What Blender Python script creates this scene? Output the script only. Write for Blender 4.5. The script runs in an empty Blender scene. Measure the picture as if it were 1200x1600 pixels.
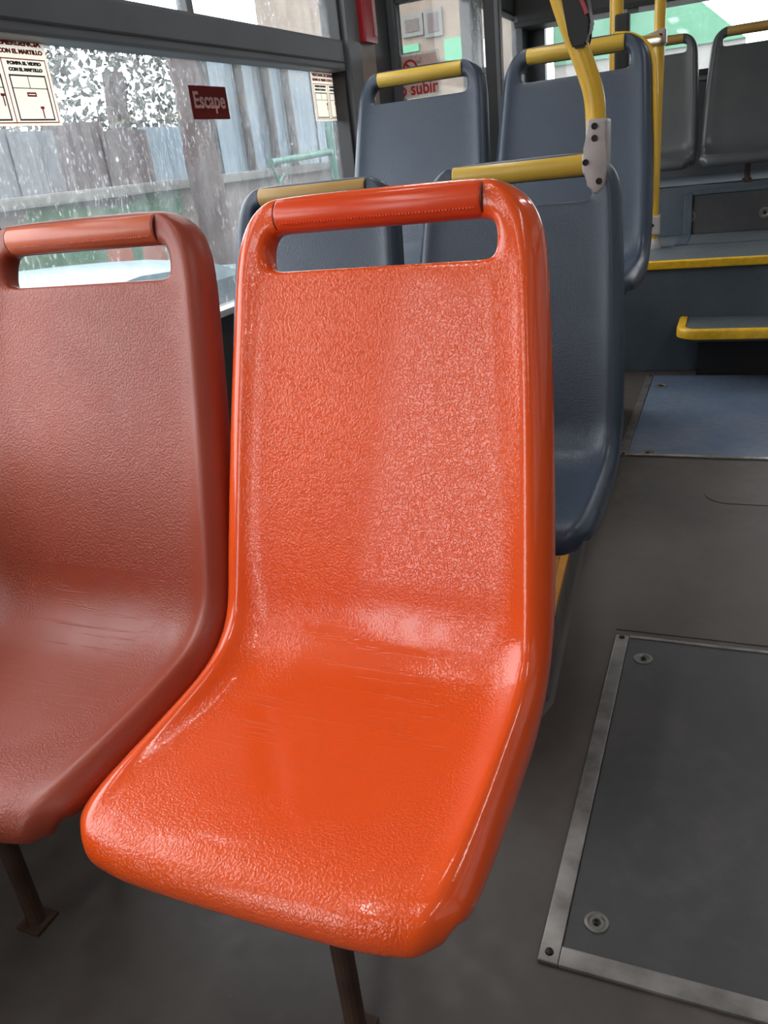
import bpy, bmesh, math, random
from mathutils import Vector, Matrix
random.seed(7)
scene = bpy.context.scene
COL = scene.collection
PI = math.pi

# ------------------------------------------------------------------ camera
F_PX = 1247.0
AX = Vector((0.92158403, 0.06152776, -0.38327173))   # world X in camera axes (right, down, forward)
AY = Vector((0.37308395, -0.41305723, 0.83077801))
AZ = Vector((-0.10719725, -0.90862427, -0.40362196))
EYE = Vector((0, 0, 1.0))
cam_d = bpy.data.cameras.new('camera'); cam = bpy.data.objects.new('camera', cam_d); COL.objects.link(cam)
right = Vector((AX[0], AY[0], AZ[0])); down = Vector((AX[1], AY[1], AZ[1])); fwd = Vector((AX[2], AY[2], AZ[2]))
up = -down
M = Matrix(((right.x, up.x, -fwd.x, EYE.x), (right.y, up.y, -fwd.y, EYE.y), (right.z, up.z, -fwd.z, EYE.z), (0, 0, 0, 1)))
cam.matrix_world = M
cam_d.sensor_fit = 'VERTICAL'; cam_d.sensor_height = 36.0; cam_d.lens = F_PX / 1600 * 36.0
cam_d.clip_start = 0.02; cam_d.clip_end = 300
scene.camera = cam

# ------------------------------------------------------------------ sky and exposure
w = bpy.data.worlds.new('overcast_sky'); scene.world = w; w.use_nodes = True
bg = w.node_tree.nodes['Background']; bg.inputs[0].default_value = (0.93, 0.97, 1.0, 1); bg.inputs[1].default_value = 7.0
vs = scene.view_settings
vs.view_transform = 'Standard'; vs.look = 'None'; vs.gamma = 1.0; vs.use_curve_mapping = False; vs.exposure = -0.3

# ------------------------------------------------------------------ pixel to place (1200 x 1600 frame)
def ray(px, py):
    c = Vector((px - 600, py - 800, F_PX)); return Vector((AX.dot(c), AY.dot(c), AZ.dot(c)))
def atX(px, py, X): r = ray(px, py); return EYE + r * ((X - EYE.x) / r.x)
def atY(px, py, Y): r = ray(px, py); return EYE + r * ((Y - EYE.y) / r.y)
def atZ(px, py, Z): r = ray(px, py); return EYE + r * ((Z - EYE.z) / r.z)

# ------------------------------------------------------------------ materials
def lin(r, g, b):
    f = lambda c: (c / 255 / 12.92) if c / 255 <= .04045 else ((c / 255 + .055) / 1.055) ** 2.4
    return (f(r), f(g), f(b), 1)
class NT:
    def __init__(s, name):
        s.m = bpy.data.materials.new(name); s.m.use_nodes = True; s.t = s.m.node_tree; s.n = s.t.nodes; s.l = s.t.links
        s.b = s.n['Principled BSDF']; s.out = s.n['Material Output']; s.tc = s.n.new('ShaderNodeTexCoord')
    def noise(s, scale, detail=4, rough=.55, coord='Object', vec=None, dist=0):
        n = s.n.new('ShaderNodeTexNoise'); n.inputs['Scale'].default_value = scale; n.inputs['Detail'].default_value = detail
        n.inputs['Roughness'].default_value = rough; n.inputs['Distortion'].default_value = dist
        s.l.new(vec if vec else s.tc.outputs[coord], n.inputs['Vector']); return n.outputs['Fac']
    def voro(s, scale, feature='F1', vec=None, rnd=1.0):
        n = s.n.new('ShaderNodeTexVoronoi'); n.feature = feature; n.inputs['Scale'].default_value = scale
        n.inputs['Randomness'].default_value = rnd
        s.l.new(vec if vec else s.tc.outputs['Object'], n.inputs['Vector']); return n.outputs['Distance']
    def mapping(s, scale=(1, 1, 1), loc=(0, 0, 0), rot=(0, 0, 0), coord='Object'):
        n = s.n.new('ShaderNodeMapping'); n.inputs['Scale'].default_value = scale; n.inputs['Location'].default_value = loc
        n.inputs['Rotation'].default_value = rot; s.l.new(s.tc.outputs[coord], n.inputs['Vector']); return n.outputs[0]
    def ramp(s, fac, stops, interp='LINEAR'):
        n = s.n.new('ShaderNodeValToRGB'); cr = n.color_ramp; cr.interpolation = interp
        while len(cr.elements) < len(stops): cr.elements.new(.5)
        for e, (p, c) in zip(cr.elements, stops):
            e.position = p; e.color = c if not isinstance(c, (int, float)) else (c, c, c, 1)
        s.l.new(fac, n.inputs[0]); return n.outputs[0]
    def math(s, op, a, b=None, clamp=False):
        n = s.n.new('ShaderNodeMath'); n.operation = op; n.use_clamp = clamp
        for i, v in enumerate((a, b)):
            if v is None: continue
            if isinstance(v, (int, float)): n.inputs[i].default_value = v
            else: s.l.new(v, n.inputs[i])
        return n.outputs[0]
    def mix(s, fac, a, b):
        n = s.n.new('ShaderNodeMix'); n.data_type = 'RGBA'
        for k, v in ((0, fac), (6, a), (7, b)):
            if isinstance(v, (int, float)): n.inputs[k].default_value = v
            elif isinstance(v, tuple): n.inputs[k].default_value = v
            else: s.l.new(v, n.inputs[k])
        return n.outputs[2]
    def sep(s, coord='Object'):
        n = s.n.new('ShaderNodeSeparateXYZ'); s.l.new(s.tc.outputs[coord], n.inputs[0]); return n.outputs
    def bump(s, h, strength=.3, dist=.002):
        n = s.n.new('ShaderNodeBump'); n.inputs['Distance'].default_value = dist
        if isinstance(strength, (int, float)): n.inputs['Strength'].default_value = strength
        else: s.l.new(strength, n.inputs['Strength'])
        s.l.new(h, n.inputs['Height']); s.l.new(n.outputs[0], s.b.inputs['Normal']); return n.outputs[0]
    def set(s, **k):
        names = dict(col='Base Color', rough='Roughness', metal='Metallic', coat='Coat Weight', crough='Coat Roughness', spec='Specular IOR Level')
        for a, v in k.items():
            i = s.b.inputs[names[a]]
            if isinstance(v, (int, float, tuple)): i.default_value = v
            else: s.l.new(v, i)
        return s
def plain(name, col, rough=.5, metal=0, var=.12, scale=12, bump=0, bscale=200, spec=.5):
    m = NT(name); n = m.noise(scale, 5)
    lo = tuple(c * (1 - var) for c in col[:3]) + (1,); hi = tuple(min(1, c * (1 + var)) for c in col[:3]) + (1,)
    m.set(col=m.ramp(n, [(.3, lo), (.7, hi)]), rough=rough, metal=metal, spec=spec)
    if bump: m.bump(m.noise(bscale, 3), bump, .001)
    return m.m

def seat_plastic(name, col, col2, rough, rough2, bstr, worn, bscale=230, coat=0.0):
    """moulded seat plastic: leather grain that is worn smooth in the middle of the cushion"""
    m = NT(name); x, y, z = m.sep()
    n1 = m.noise(5, 5); n2 = m.noise(22, 4)
    m.set(col=m.ramp(n1, [(.3, col), (.72, col2)]))
    # cushion centre mask in seat space: y towards the back, z up from the floor
    dx = m.math('DIVIDE', x, .215); dy = m.math('DIVIDE', m.math('ADD', y, .02), .225)
    r2 = m.math('ADD', m.math('MULTIPLY', dx, dx), m.math('MULTIPLY', dy, dy))
    r2 = m.math('ADD', r2, m.math('MULTIPLY', m.math('SUBTRACT', n2, .5), .9))
    low = m.math('LESS_THAN', z, .475)
    mask = m.ramp(r2, [(.35, 0.12), (.8, 1.0)])
    mask = m.math('ADD', m.math('MULTIPLY', mask, low), m.math('MULTIPLY', m.math('SUBTRACT', 1, low), 1))
    rim = m.ramp(m.math('ABSOLUTE', x), [(.165, 1.0), (.195, .10)])
    mask = m.math('MULTIPLY', m.math('MULTIPLY', mask, rim), m.ramp(z, [(.865, 1.0), (.89, .2)]))
    g = m.noise(bscale, 1.0, .5, dist=.3)
    g = m.ramp(g, [(.38, 0), (.60, 1)])
    wob = m.noise(22, 2)
    h = m.math('ADD', m.math('MULTIPLY', g, mask), m.math('MULTIPLY', wob, .18))
    # long scuff lines in the worn part of the cushion
    for rz, off in ((-.45, 0.0), (.10, 3.0)):
        sc = m.noise(1.0, 1.5, .5, vec=m.mapping((7, 210, 9), (off, off, 0), (0, 0, rz)))
        ln = m.ramp(sc, [(.655, 0), (.675, 1), (.70, 0)])
        h = m.math('ADD', h, m.math('MULTIPLY', m.math('MULTIPLY', m.math('MULTIPLY', ln, low), rim), m.math('SUBTRACT', .6, m.math('MULTIPLY', mask, .5))))
    m.bump(h, bstr, .0007)
    m.set(rough=m.ramp(n2, [(.3, rough), (.75, rough2)]))
    if coat:
        m.set(coat=coat, crough=.09, spec=.18); m.l.new(m.b.inputs['Normal'].links[0].from_socket, m.b.inputs['Coat Normal'])
    return m.m
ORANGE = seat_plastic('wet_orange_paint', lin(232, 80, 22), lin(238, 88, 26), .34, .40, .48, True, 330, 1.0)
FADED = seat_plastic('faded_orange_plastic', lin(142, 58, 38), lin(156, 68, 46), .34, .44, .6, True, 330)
NAVY = seat_plastic('navy_seat_plastic', lin(50, 61, 76), lin(58, 69, 84), .32, .42, .55, True, 330)
CHAR = seat_plastic('charcoal_seat_plastic', lin(62, 64, 66), lin(70, 72, 73), .32, .42, .15, True)
def sleeve_mat(name, col, col2, rough):
    m = NT(name); n = m.noise(9, 5); m.set(col=m.ramp(n, [(.3, col), (.7, col2)]), rough=rough)
    m.bump(m.noise(60, 3), .15, .001); return m.m
SL_ORANGE = sleeve_mat('orange_sleeve', lin(222, 70, 30), lin(226, 78, 36), .25)
SL_FADED = sleeve_mat('worn_orange_sleeve', lin(186, 84, 58), lin(204, 106, 70), .3)
SL_YELLOW = sleeve_mat('yellow_sleeve', lin(196, 158, 60), lin(214, 178, 72), .35)
SL_OCHRE = sleeve_mat('ochre_sleeve', lin(158, 122, 60), lin(172, 134, 68), .4)
YELLOW = plain('yellow_tube_paint', lin(224, 176, 48), .28, 0, .08)
STEPYEL = plain('yellow_nosing', lin(226, 176, 30), .4, 0, .15, 40, .2)
RIBYEL = plain('worn_yellow_ribbed_nosing', lin(176, 118, 40), .5, 0, .2, 30)
RIBLIP = plain('dull_yellow_lip', lin(196, 132, 40), .45, 0, .15)
CAST = plain('grey_cast_metal', lin(176, 168, 164), .45, .3, .10, 40, .15)
STEEL = plain('worn_steel_strip', lin(138, 134, 132), .38, .7, .35, 18, .15)
BRASSY = plain('bright_strip', lin(190, 186, 184), .25, .85, .2, 40)
BLACK = plain('black_rubber', lin(30, 30, 30), .55, 0, .2)
SCREW = plain('dark_screw', lin(50, 48, 46), .35, .8, .2)
RING = plain('grey_washer', lin(120, 118, 114), .4, .5, .2, 60)
LEG = plain('rusty_dark_leg', lin(74, 52, 40), .55, .2, .35, 25, .2)
FRAME = plain('dark_grey_window_frame', lin(90, 93, 97), .45, 0, .08, 8)
RUBBER = plain('black_window_rubber', lin(34, 34, 36), .5)
PANEL = plain('dark_grey_wall_panel', lin(66, 68, 70), .5, 0, .12, 6)
HEADER = plain('black_header_panel', lin(44, 43, 42), .45, 0, .15, 6)
SILL = plain('pale_sill', lin(205, 208, 208), .4, 0, .08)
CEIL = plain('pale_ceiling', lin(205, 205, 200), .5, 0, .05, 3)
BEIGE = plain('beige_panel', lin(150, 138, 126), .5, 0, .08, 6)
REDBOX = plain('red_plastic', lin(168, 36, 44), .3, 0, .08)
TOESHADE = plain('toe_space_shade', lin(30, 29, 28), .6)  # near-black colour standing in for shade in the hollow under the step
def film(name, col):
    m = NT(name); m.set(col=m.ramp(m.noise(30), [(.3, tuple(c * .97 for c in col[:3]) + (1,)), (.7, col)]), rough=.5)
    t = m.n.new('ShaderNodeBsdfTranslucent'); t.inputs[0].default_value = col; x = m.n.new('ShaderNodeMixShader'); x.inputs[0].default_value = .7
    m.l.new(m.b.outputs[0], x.inputs[1]); m.l.new(t.outputs[0], x.inputs[2]); m.l.new(x.outputs[0], m.out.inputs[0]); return m.m
WHITE = film('sticker_white', lin(236, 234, 230))
CREAM = film('sticker_cream', lin(246, 240, 230))
PINK = film('sticker_pink', lin(244, 226, 222))
RED = plain('sticker_red', lin(196, 44, 40), .5, 0, .04)
INK = plain('sticker_ink', lin(58, 54, 54), .5, 0, .04)
GREYINK = plain('sticker_grey_ink', lin(140, 132, 130), .5, 0, .04)
MAROON = film('sticker_maroon', lin(112, 54, 50))
ROSE = plain('sticker_rose', lin(214, 170, 162), .5, 0, .04)

def floor_mat(name, c1, c2, r1, r2, specks=True, scale=3):
    m = NT(name); n1 = m.noise(scale, 6, .6); n2 = m.noise(scale * 9, 5, .6)
    base = m.ramp(n1, [(.3, c1), (.7, c2)])
    base = m.mix(m.math('MULTIPLY', m.ramp(m.math('MULTIPLY', m.math('ADD', n2, n1), .5), [(.46, 0), (.66, 1)]), .28), base, lin(100, 93, 89))
    if specks:
        sp = m.math('LESS_THAN', m.voro(38), .030)
        keep = m.math('GREATER_THAN', m.noise(7, 3), .55)
        base = m.mix(m.math('MULTIPLY', m.math('MULTIPLY', sp, keep), .55), base, lin(150, 146, 142))
    m.set(col=base, rough=m.ramp(n2, [(.3, r1), (.7, r2)])); m.bump(m.noise(120, 3), .12 if specks else .02, .001)
    return m.m
FLOOR = floor_mat('grey_rubber_floor', lin(66, 59, 56), lin(82, 75, 71), .36, .5)
HATCH = floor_mat('dark_grey_hatch', lin(58, 58, 61), lin(68, 67, 68), .38, .52)
HATCH_SHEEN = floor_mat('hatch_window_sheen', lin(80, 96, 120), lin(112, 124, 142), .30, .42, False, 4)  # bluer, lighter base colour carries the reflection of the rear windows
RISER = floor_mat('blue_grey_riser', lin(62, 72, 82), lin(84, 96, 106), .38, .5, True, 3)
PLAT = floor_mat('grey_platform', lin(74, 82, 88), lin(92, 100, 104), .4, .5, True, 5)

def glass_mat(name, haze, drops, tint=(1, 1, 1, 1), dscale=70):
    """thin dirty pane: mostly see-through, with a film of dust, dried drips and drops"""
    m = NT(name); n, l = m.n, m.l
    n.remove(m.b)
    tr = n.new('ShaderNodeBsdfTransparent'); tr.inputs[0].default_value = tint
    gl = n.new('ShaderNodeBsdfGlossy'); gl.inputs['Roughness'].default_value = .03
    lw = n.new('ShaderNodeLayerWeight'); fac = m.math('ADD', m.math('MULTIPLY', m.math('POWER', lw.outputs['Facing'], 5.0), .5), .02)
    a = n.new('ShaderNodeMixShader'); l.new(fac, a.inputs[0]); l.new(tr.outputs[0], a.inputs[1]); l.new(gl.outputs[0], a.inputs[2])
    du = n.new('ShaderNodeBsdfTranslucent'); du.inputs[0].default_value = (.9, .92, .94, 1)
    streak = m.noise(10, 4, .6, vec=m.mapping((1, 3.0, .55)))
    blot = m.noise(3.2, 5, .6)
    d1 = m.voro(dscale, 'SMOOTH_F1', vec=m.mapping((1, 1.3, .7)))
    ring = m.ramp(d1, [(.10, 1), (.17, 0)])
    d2 = m.ramp(m.noise(dscale * 1.6, 3, .6, vec=m.mapping((1, 1.4, .5))), [(.61, 0), (.69, 1)])
    where = m.ramp(m.noise(4.2, 4, .6, dist=.4), [(.36, .15), (.55, 1)])
    f = m.math('MULTIPLY', m.math('MAXIMUM', ring, d2), m.math('MULTIPLY', where, drops))
    film = m.math('MULTIPLY', m.math('MULTIPLY', m.ramp(streak, [(.3, .3), (.7, 1)]), m.ramp(blot, [(.3, .35), (.7, 1)])), haze)
    f = m.math('ADD', f, film, True)
    b = n.new('ShaderNodeMixShader'); l.new(f, b.inputs[0]); l.new(a.outputs[0], b.inputs[1]); l.new(du.outputs[0], b.inputs[2])
    l.new(b.outputs[0], m.out.inputs[0]); return m.m
GLASS = glass_mat('wet_dirty_glass', .085, .24)
GLASS2 = glass_mat('splashed_door_glass', .10, .35, dscale=90)
GLASSR = glass_mat('rear_glass', .08, .12)

# ------------------------------------------------------------------ mesh helpers
def tag(o, label=None, cat=None, group=None, kind=None):
    if label: o['label'] = label
    if cat: o['category'] = cat
    if group: o['group'] = group
    if kind: o['kind'] = kind
    return o
def thing(name, loc, label, cat, group=None, rz=0):
    o = bpy.data.objects.new(name, None); COL.objects.link(o); o.location = loc; o.rotation_euler = (0, 0, rz)
    o.empty_display_size = .05
    return tag(o, label, cat, group)
def link(name, me, mat, parent=None, loc=None):
    """world-space mesh data; under a parent it is re-expressed in the parent's space"""
    o = bpy.data.objects.new(name, me); COL.objects.link(o)
    if mat and not me.materials: me.materials.append(mat)
    if parent is not None:
        o.parent = parent
    if loc: o.location = loc
    return o
def finish(name, bm, mat, parent=None, smooth=False, local=False):
    bmesh.ops.recalc_face_normals(bm, faces=bm.faces)
    if parent is not None and not local:
        inv = parent_matrix(parent).inverted()
        bmesh.ops.transform(bm, matrix=inv, verts=bm.verts)
    elif parent is None and not local:
        # put the origin at the base of the mesh
        xs = [v.co.x for v in bm.verts]; ys = [v.co.y for v in bm.verts]; zs = [v.co.z for v in bm.verts]
        base = Vector(((min(xs) + max(xs)) / 2, (min(ys) + max(ys)) / 2, min(zs)))
        bmesh.ops.translate(bm, vec=-base, verts=bm.verts)
    me = bpy.data.meshes.new(name); bm.to_mesh(me); bm.free()
    if smooth:
        for p in me.polygons: p.use_smooth = True
    o = link(name, me, mat, parent)
    if parent is None and not local: o.location = base
    return o
def parent_matrix(p):
    m = Matrix.Identity(4)
    while p is not None:
        m = Matrix.LocRotScale(p.location, p.rotation_euler, p.scale) @ m; p = p.parent
    return m
def add_box(bm, lo, hi, bev=0, seg=2):
    g = bmesh.ops.create_cube(bm, size=1)
    s = Vector(hi) - Vector(lo); c = (Vector(hi) + Vector(lo)) / 2
    for v in g['verts']: v.co = Vector((v.co.x * s.x, v.co.y * s.y, v.co.z * s.z)) + c
    if bev:
        ed = list({e for v in g['verts'] for e in v.link_edges})
        bmesh.ops.bevel(bm, geom=ed, offset=bev, segments=seg, profile=.7, affect='EDGES')
def box(name, lo, hi, mat, parent=None, bev=0, seg=2, smooth=False):
    bm = bmesh.new(); add_box(bm, lo, hi, bev, seg); return finish(name, bm, mat, parent, smooth)
def add_tube(bm, pts, r, n=16, cap=True, flat=1.0):
    pts = [Vector(p) for p in pts]; rings = []
    rad = r if isinstance(r, (list, tuple)) else [r] * len(pts)
    prev = None
    for i, p in enumerate(pts):
        a = pts[max(0, i - 1)]; b = pts[min(len(pts) - 1, i + 1)]; t = (b - a).normalized()
        if prev is None:
            ref = Vector((0, 0, 1)) if abs(t.z) < .9 else Vector((1, 0, 0)); u = t.cross(ref).normalized()
        else: u = (prev - t * prev.dot(t)).normalized()
        prev = u; v = t.cross(u)
        rings.append([bm.verts.new(p + (u * math.cos(k * 2 * PI / n) + v * math.sin(k * 2 * PI / n) * flat) * rad[i]) for k in range(n)])
    for i in range(len(rings) - 1):
        for k in range(n):
            bm.faces.new((rings[i][k], rings[i][(k + 1) % n], rings[i + 1][(k + 1) % n], rings[i + 1][k]))
    if cap: bm.faces.new(rings[0][::-1]); bm.faces.new(rings[-1])
def shade(o, ang=40):
    for p in o.data.polygons: p.use_smooth = True
    o.data.set_sharp_from_angle(angle=math.radians(ang)); return o
def tube(name, pts, r, mat, parent=None, n=16):
    bm = bmesh.new(); add_tube(bm, pts, r, n); return shade(finish(name, bm, mat, parent))
def smooth_path(pts, n=8):
    P = [Vector(p) for p in pts]; out = []
    for i in range(len(P) - 1):
        p0 = P[max(0, i - 1)]; p1 = P[i]; p2 = P[i + 1]; p3 = P[min(len(P) - 1, i + 2)]
        for k in range(n):
            t = k / n
            out.append(.5 * ((2 * p1) + (p2 - p0) * t + (2 * p0 - 5 * p1 + 4 * p2 - p3) * t * t + (3 * p1 - p0 - 3 * p2 + p3) * t ** 3))
    return out + [P[-1]]
def add_lathe(bm, prof, axis_o, ex, ey, ez, n=24):
    """prof: (radius, height) pairs; ez is the axis"""
    o = Vector(axis_o); ex, ey, ez = Vector(ex), Vector(ey), Vector(ez); rings = []
    for r, h in prof:
        rings.append([bm.verts.new(o + ez * h + (ex * math.cos(k * 2 * PI / n) + ey * math.sin(k * 2 * PI / n)) * r) for k in range(n)])
    for i in range(len(rings) - 1):
        for k in range(n): bm.faces.new((rings[i][k], rings[i][(k + 1) % n], rings[i + 1][(k + 1) % n], rings[i + 1][k]))
    bm.faces.new(rings[-1])
    bm.faces.new(rings[0][::-1])
def struct(o): o['kind'] = 'structure'; return o
def text(name, s, size, loc, rot, mat, parent, width=None, mirror=False, depth=.0004, bold=0):
    c = bpy.data.curves.new(name, 'FONT'); c.body = s; c.size = size; c.extrude = depth; c.align_x = 'CENTER'; c.align_y = 'CENTER'; c.offset = bold
    t = bpy.data.objects.new(name, c); COL.objects.link(t)
    dg = bpy.context.evaluated_depsgraph_get(); me = bpy.data.meshes.new_from_object(t.evaluated_get(dg))
    bpy.data.objects.remove(t)
    xs = [v.co.x for v in me.vertices]; wd = max(xs) - min(xs); mx = (max(xs) + min(xs)) / 2
    sx = (width / wd) if width else 1
    R = Matrix.Translation(loc) @ rot.to_4x4()
    for v in me.vertices:
        v.co.x = (v.co.x - mx) * sx * (-1 if mirror else 1)
    me.transform(parent_matrix(parent).inverted() @ R)
    return link(name, me, mat, parent)
ROT_WALL = Matrix(((0, 0, 1), (1, 0, 0), (0, 1, 0)))      # text x -> +Y, y -> +Z, faces +X
ROT_REAR = Matrix(((1, 0, 0), (0, 0, -1), (0, 1, 0)))     # text x -> +X, y -> +Z, faces -Y

# ------------------------------------------------------------------ the bus: floor, walls, roof
XL, XR, YF, YR, ZC = -1.22, 1.30, -4.0, 5.5, 2.15
fl = struct(box('floor', (XL, YF, -.08), (XR, YR, 0), FLOOR))
struct(box('ceiling', (XL - .05, YF, ZC), (XR + .05, YR, ZC + .06), CEIL))
ZS, ZB0, ZB1, ZT = 1 - .328, 1 + .271, 1 + .360, 1.66     # sill, transom bottom, transom top, window top
TH = .06
def wall_x(name, xin, sgn, spans, rear):
    """side wall with window openings; sgn +1 when the outside lies towards -X"""
    bm = bmesh.new(); a, b = (xin - TH, xin) if sgn > 0 else (xin, xin + TH)
    if sgn > 0:                                  # the front doorway runs nearly from floor to roof
        add_box(bm, (a, YF, -.08), (b, -2.7, ZS)); add_box(bm, (a, -1.0, -.08), (b, YR, ZS)); add_box(bm, (a, -2.7, -.08), (b, -1.0, .02))
        add_box(bm, (a, YF, ZT), (b, -2.7, ZC)); add_box(bm, (a, -1.0, ZT), (b, YR, ZC)); add_box(bm, (a, -2.7, 2.06), (b, -1.0, ZC))
    else: add_box(bm, (a, YF, -.08), (b, YR, ZS)); add_box(bm, (a, YF, ZT), (b, YR, ZC))
    ys = [YF] + [v for s in spans for v in s] + [YR]
    for i in range(0, len(ys), 2): add_box(bm, (a, ys[i], ZS), (b, ys[i + 1], ZT))
    return struct(finish(name, bm, PANEL))
LS = [(-.15, 1.02), (1.13, 2.745), (4.45, 5.35)]
LOPEN = [(-2.7, -1.0)] + LS[:2] + [(3.3, 4.3), LS[2]]          # doorways stand open near the front and before the last window
RS = [(-.65, .7), (.85, 2.2), (2.35, 3.7), (3.85, 5.3)]
wl = wall_x('wall_left', XL, 1, LOPEN, 0); wr = wall_x('wall_right', XR, -1, RS, 0)
def side_window(idx, xin, sgn, y0, y1, mid=None, mat=GLASS):
    xo = xin - TH if sgn > 0 else xin
    xg = xin - .045 if sgn > 0 else xin + .045
    bm = bmesh.new(); e = .016
    # rubber surround
    for lo, hi in (((xo, y0, ZS), (xo + TH + .004, y0 + e, ZT)), ((xo, y1 - e, ZS), (xo + TH + .004, y1, ZT)),
                   ((xo, y0, ZT - e), (xo + TH, y1, ZT)), ((xo, y0, ZS), (xo + TH - .03, y1, ZS + .012))):
        add_box(bm, lo, hi, .003)
    fr = struct(finish('window_%d' % idx, bm, RUBBER))
    box('transom', (xo + .004, y0 + e, ZB0), (xo + TH + .012, y1 - e, ZB1), FRAME, fr, .008)
    box('transom_groove', (xo + TH + .0115, y0 + e, ZB0 + .022), (xo + TH + .014, y1 - e, ZB0 + .027), RUBBER, fr)
    box('glass_pane', (xg - .003, y0 + e, ZS + .012), (xg + .003, y1 - e, ZB0), mat, fr)
    ym = mid if mid else (y0 + y1) / 2
    box('sliding_pane', (xg - .003, y0 + e, ZB1), (xg + .003, ym, ZT - e), mat, fr)
    box('sliding_pane', (xg + .009, ym - .0, ZB1), (xg + .015, y1 - e, ZT - e), mat, fr)
    box('window_divider', (xg - .01, ym - .014, ZB1 - .002), (xg + .02, ym + .014, ZT - e), FRAME, fr, .003)
    box('sill', (xin - .03 if sgn > 0 else xin + .005, y0, ZS - .004), (xin + .014 if sgn > 0 else xin + .035, y1, ZS + .014), SILL, fr, .004)
    return fr
for i, s in enumerate(LS): side_window(i + 1, XL, 1, *s, mid=1.93 if i == 1 else None, mat=GLASSR if i == 2 else GLASS)
for i, s in enumerate(RS): side_window(i + 6, XR, -1, *s)
# rear wall with its wide window
RW0, RW1, RZ0, RZ1 = -1.12, 1.2, 1.235, 1.665
bm = bmesh.new()
add_box(bm, (XL - TH, YR, -.08), (XR + TH, YR + .06, RZ0)); add_box(bm, (XL - TH, YR, RZ1), (XR + TH, YR + .06, ZC))
add_box(bm, (XL - TH, YR, RZ0), (RW0, YR + .06, RZ1)); add_box(bm, (RW1, YR, RZ0), (XR + TH, YR + .06, RZ1))
struct(finish('wall_rear', bm, PANEL))
wrw = struct(box('window_12', (RW0, YR - .004, RZ0), (RW1, YR + .05, RZ0 + .03), RUBBER, None, .004))
box('glass_pane', (RW0, YR + .022, RZ0 + .03), (RW1, YR + .028, RZ1), GLASSR, wrw)
box('rubber_lip', (RW0, YR - .012, RZ0 - .03), (RW1, YR + .01, RZ0 - .008), FRAME, wrw, .004)
hd = struct(box('trim_1', (XL + .002, YR - .35, 1.592), (XR - .002, YR - .002, ZC - .002), HEADER, None, .02))
box('header_lip', (XL + .004, YR - .365, 1.582), (XR - .004, YR - .34, 1.61), BLACK, hd, .004)
# front of the bus, behind the photographer: solid wall added to keep windscreen light off the seats
struct(box('wall_front', (XL - TH, YF - .06, -.08), (XR + TH, YF, ZC), PANEL))
# lamp panels added out of view, for the seat crease highlight and top light
def emis(name, col, s):
    m = NT(name); m.b.inputs['Emission Color'].default_value = col; m.b.inputs['Emission Strength'].default_value = s
    m.set(col=m.ramp(m.noise(20), [(0, (.8, .8, .8, 1)), (1, (.9, .9, .9, 1))])); return m.m
ADDED_LAMP = emis('added_lamp_glow', (1, .98, .95, 1), 20.0)
for side, xc in (('window', -.82), ('door', .9)):
    for k, (y0, y1) in enumerate(((-2.9, -1.7), (-.7, .5), (1.5, 2.7), (3.7, 4.6))):
        t = thing('added_highlight_lamp', (xc, (y0 + y1) / 2, ZC), 'long lamp panel added under the bus roof, out of view, for the seat highlight', 'light', 'added highlight lamps')
        box('added_lamp_housing', (xc - .11, y0, ZC - .035), (xc + .11, y1, ZC), CAST, t, .01)
        box('diffuser', (xc - .05, y0 + .03, ZC - .045), (xc + .05, y1 - .03, ZC - .033), ADDED_LAMP, t, .004)

# ------------------------------------------------------------------ floor plates, podiums, steps
def bolt(name, P, ez, ex, ey, r, parent):
    bm = bmesh.new()
    add_lathe(bm, [(r, 0), (r * .98, .0022), (r * .72, .003), (r * .62, .001), (r * .60, .0006)], P, ex, ey, ez)
    o = shade(finish(name, bm, RING, parent))
    bm = bmesh.new(); add_lathe(bm, [(r * .34, 0), (r * .34, .0028), (r * .25, .0036), (r * .12, .0036), (r * .1, .0024)], P, ex, ey, ez, 6)
    finish('bolt_head', bm, SCREW, o); return o
ZV, XV, YV = Vector((0, 0, 1)), Vector((1, 0, 0)), Vector((0, 1, 0))
h1 = thing('floor_hatch', (.12, 1.12, 0), 'dark grey floor hatch with worn steel edging strips beside the glossy orange seat', 'hatch')
box('hatch_plate', (-.155, .745, 0), (.42, 1.512, .003), HATCH, h1, .001)
box('edge_strip', (-.183, .715, 0), (-.156, 1.517, .006), STEEL, h1, .002)
box('edge_strip', (-.1555, .715, 0), (.44, .744, .006), STEEL, h1, .002)
box('edge_strip', (-.1555, 1.5125, 0), (.44, 1.521, .006), BRASSY, h1, .0015)
box('edge_strip', (.4202, .7445, 0), (.44, 1.512, .006), STEEL, h1, .002)
for px, py, r in ((1005, 1030, .019), (932, 1442, .017)):
    P = atZ(px, py, .003); bolt('bolt', P, ZV, XV, YV, r, h1)
for x, y in ((-.17, .73), (-.17, 1.508)):
    bm = bmesh.new(); add_lathe(bm, [(.006, 0), (.005, .0025), (.002, .003)], (x, y, .006), XV, YV, ZV, 12); shade(finish('rivet', bm, SCREW, h1))
h2 = thing('floor_hatch', (.07, 3.1, 0), 'shiny floor hatch with rear window reflection put into its blue-grey colour, in front of the low yellow-edged step', 'hatch')
box('hatch_plate', (-.288, 2.632, 0), (.45, 3.60, .003), HATCH_SHEEN, h2, .001)
box('edge_strip', (-.318, 2.612, 0), (-.290, 3.60, .006), STEEL, h2, .002)
box('edge_strip', (-.2895, 2.612, 0), (.47, 2.630, .006), BRASSY, h2, .0015)
box('edge_strip', (.4502, 2.631, 0), (.47, 3.60, .006), STEEL, h2, .002)
for px, py in ((1033, 603), (1012, 708)): bolt('bolt', atZ(px, py, .003), ZV, XV, YV, .027, h2)
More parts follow.
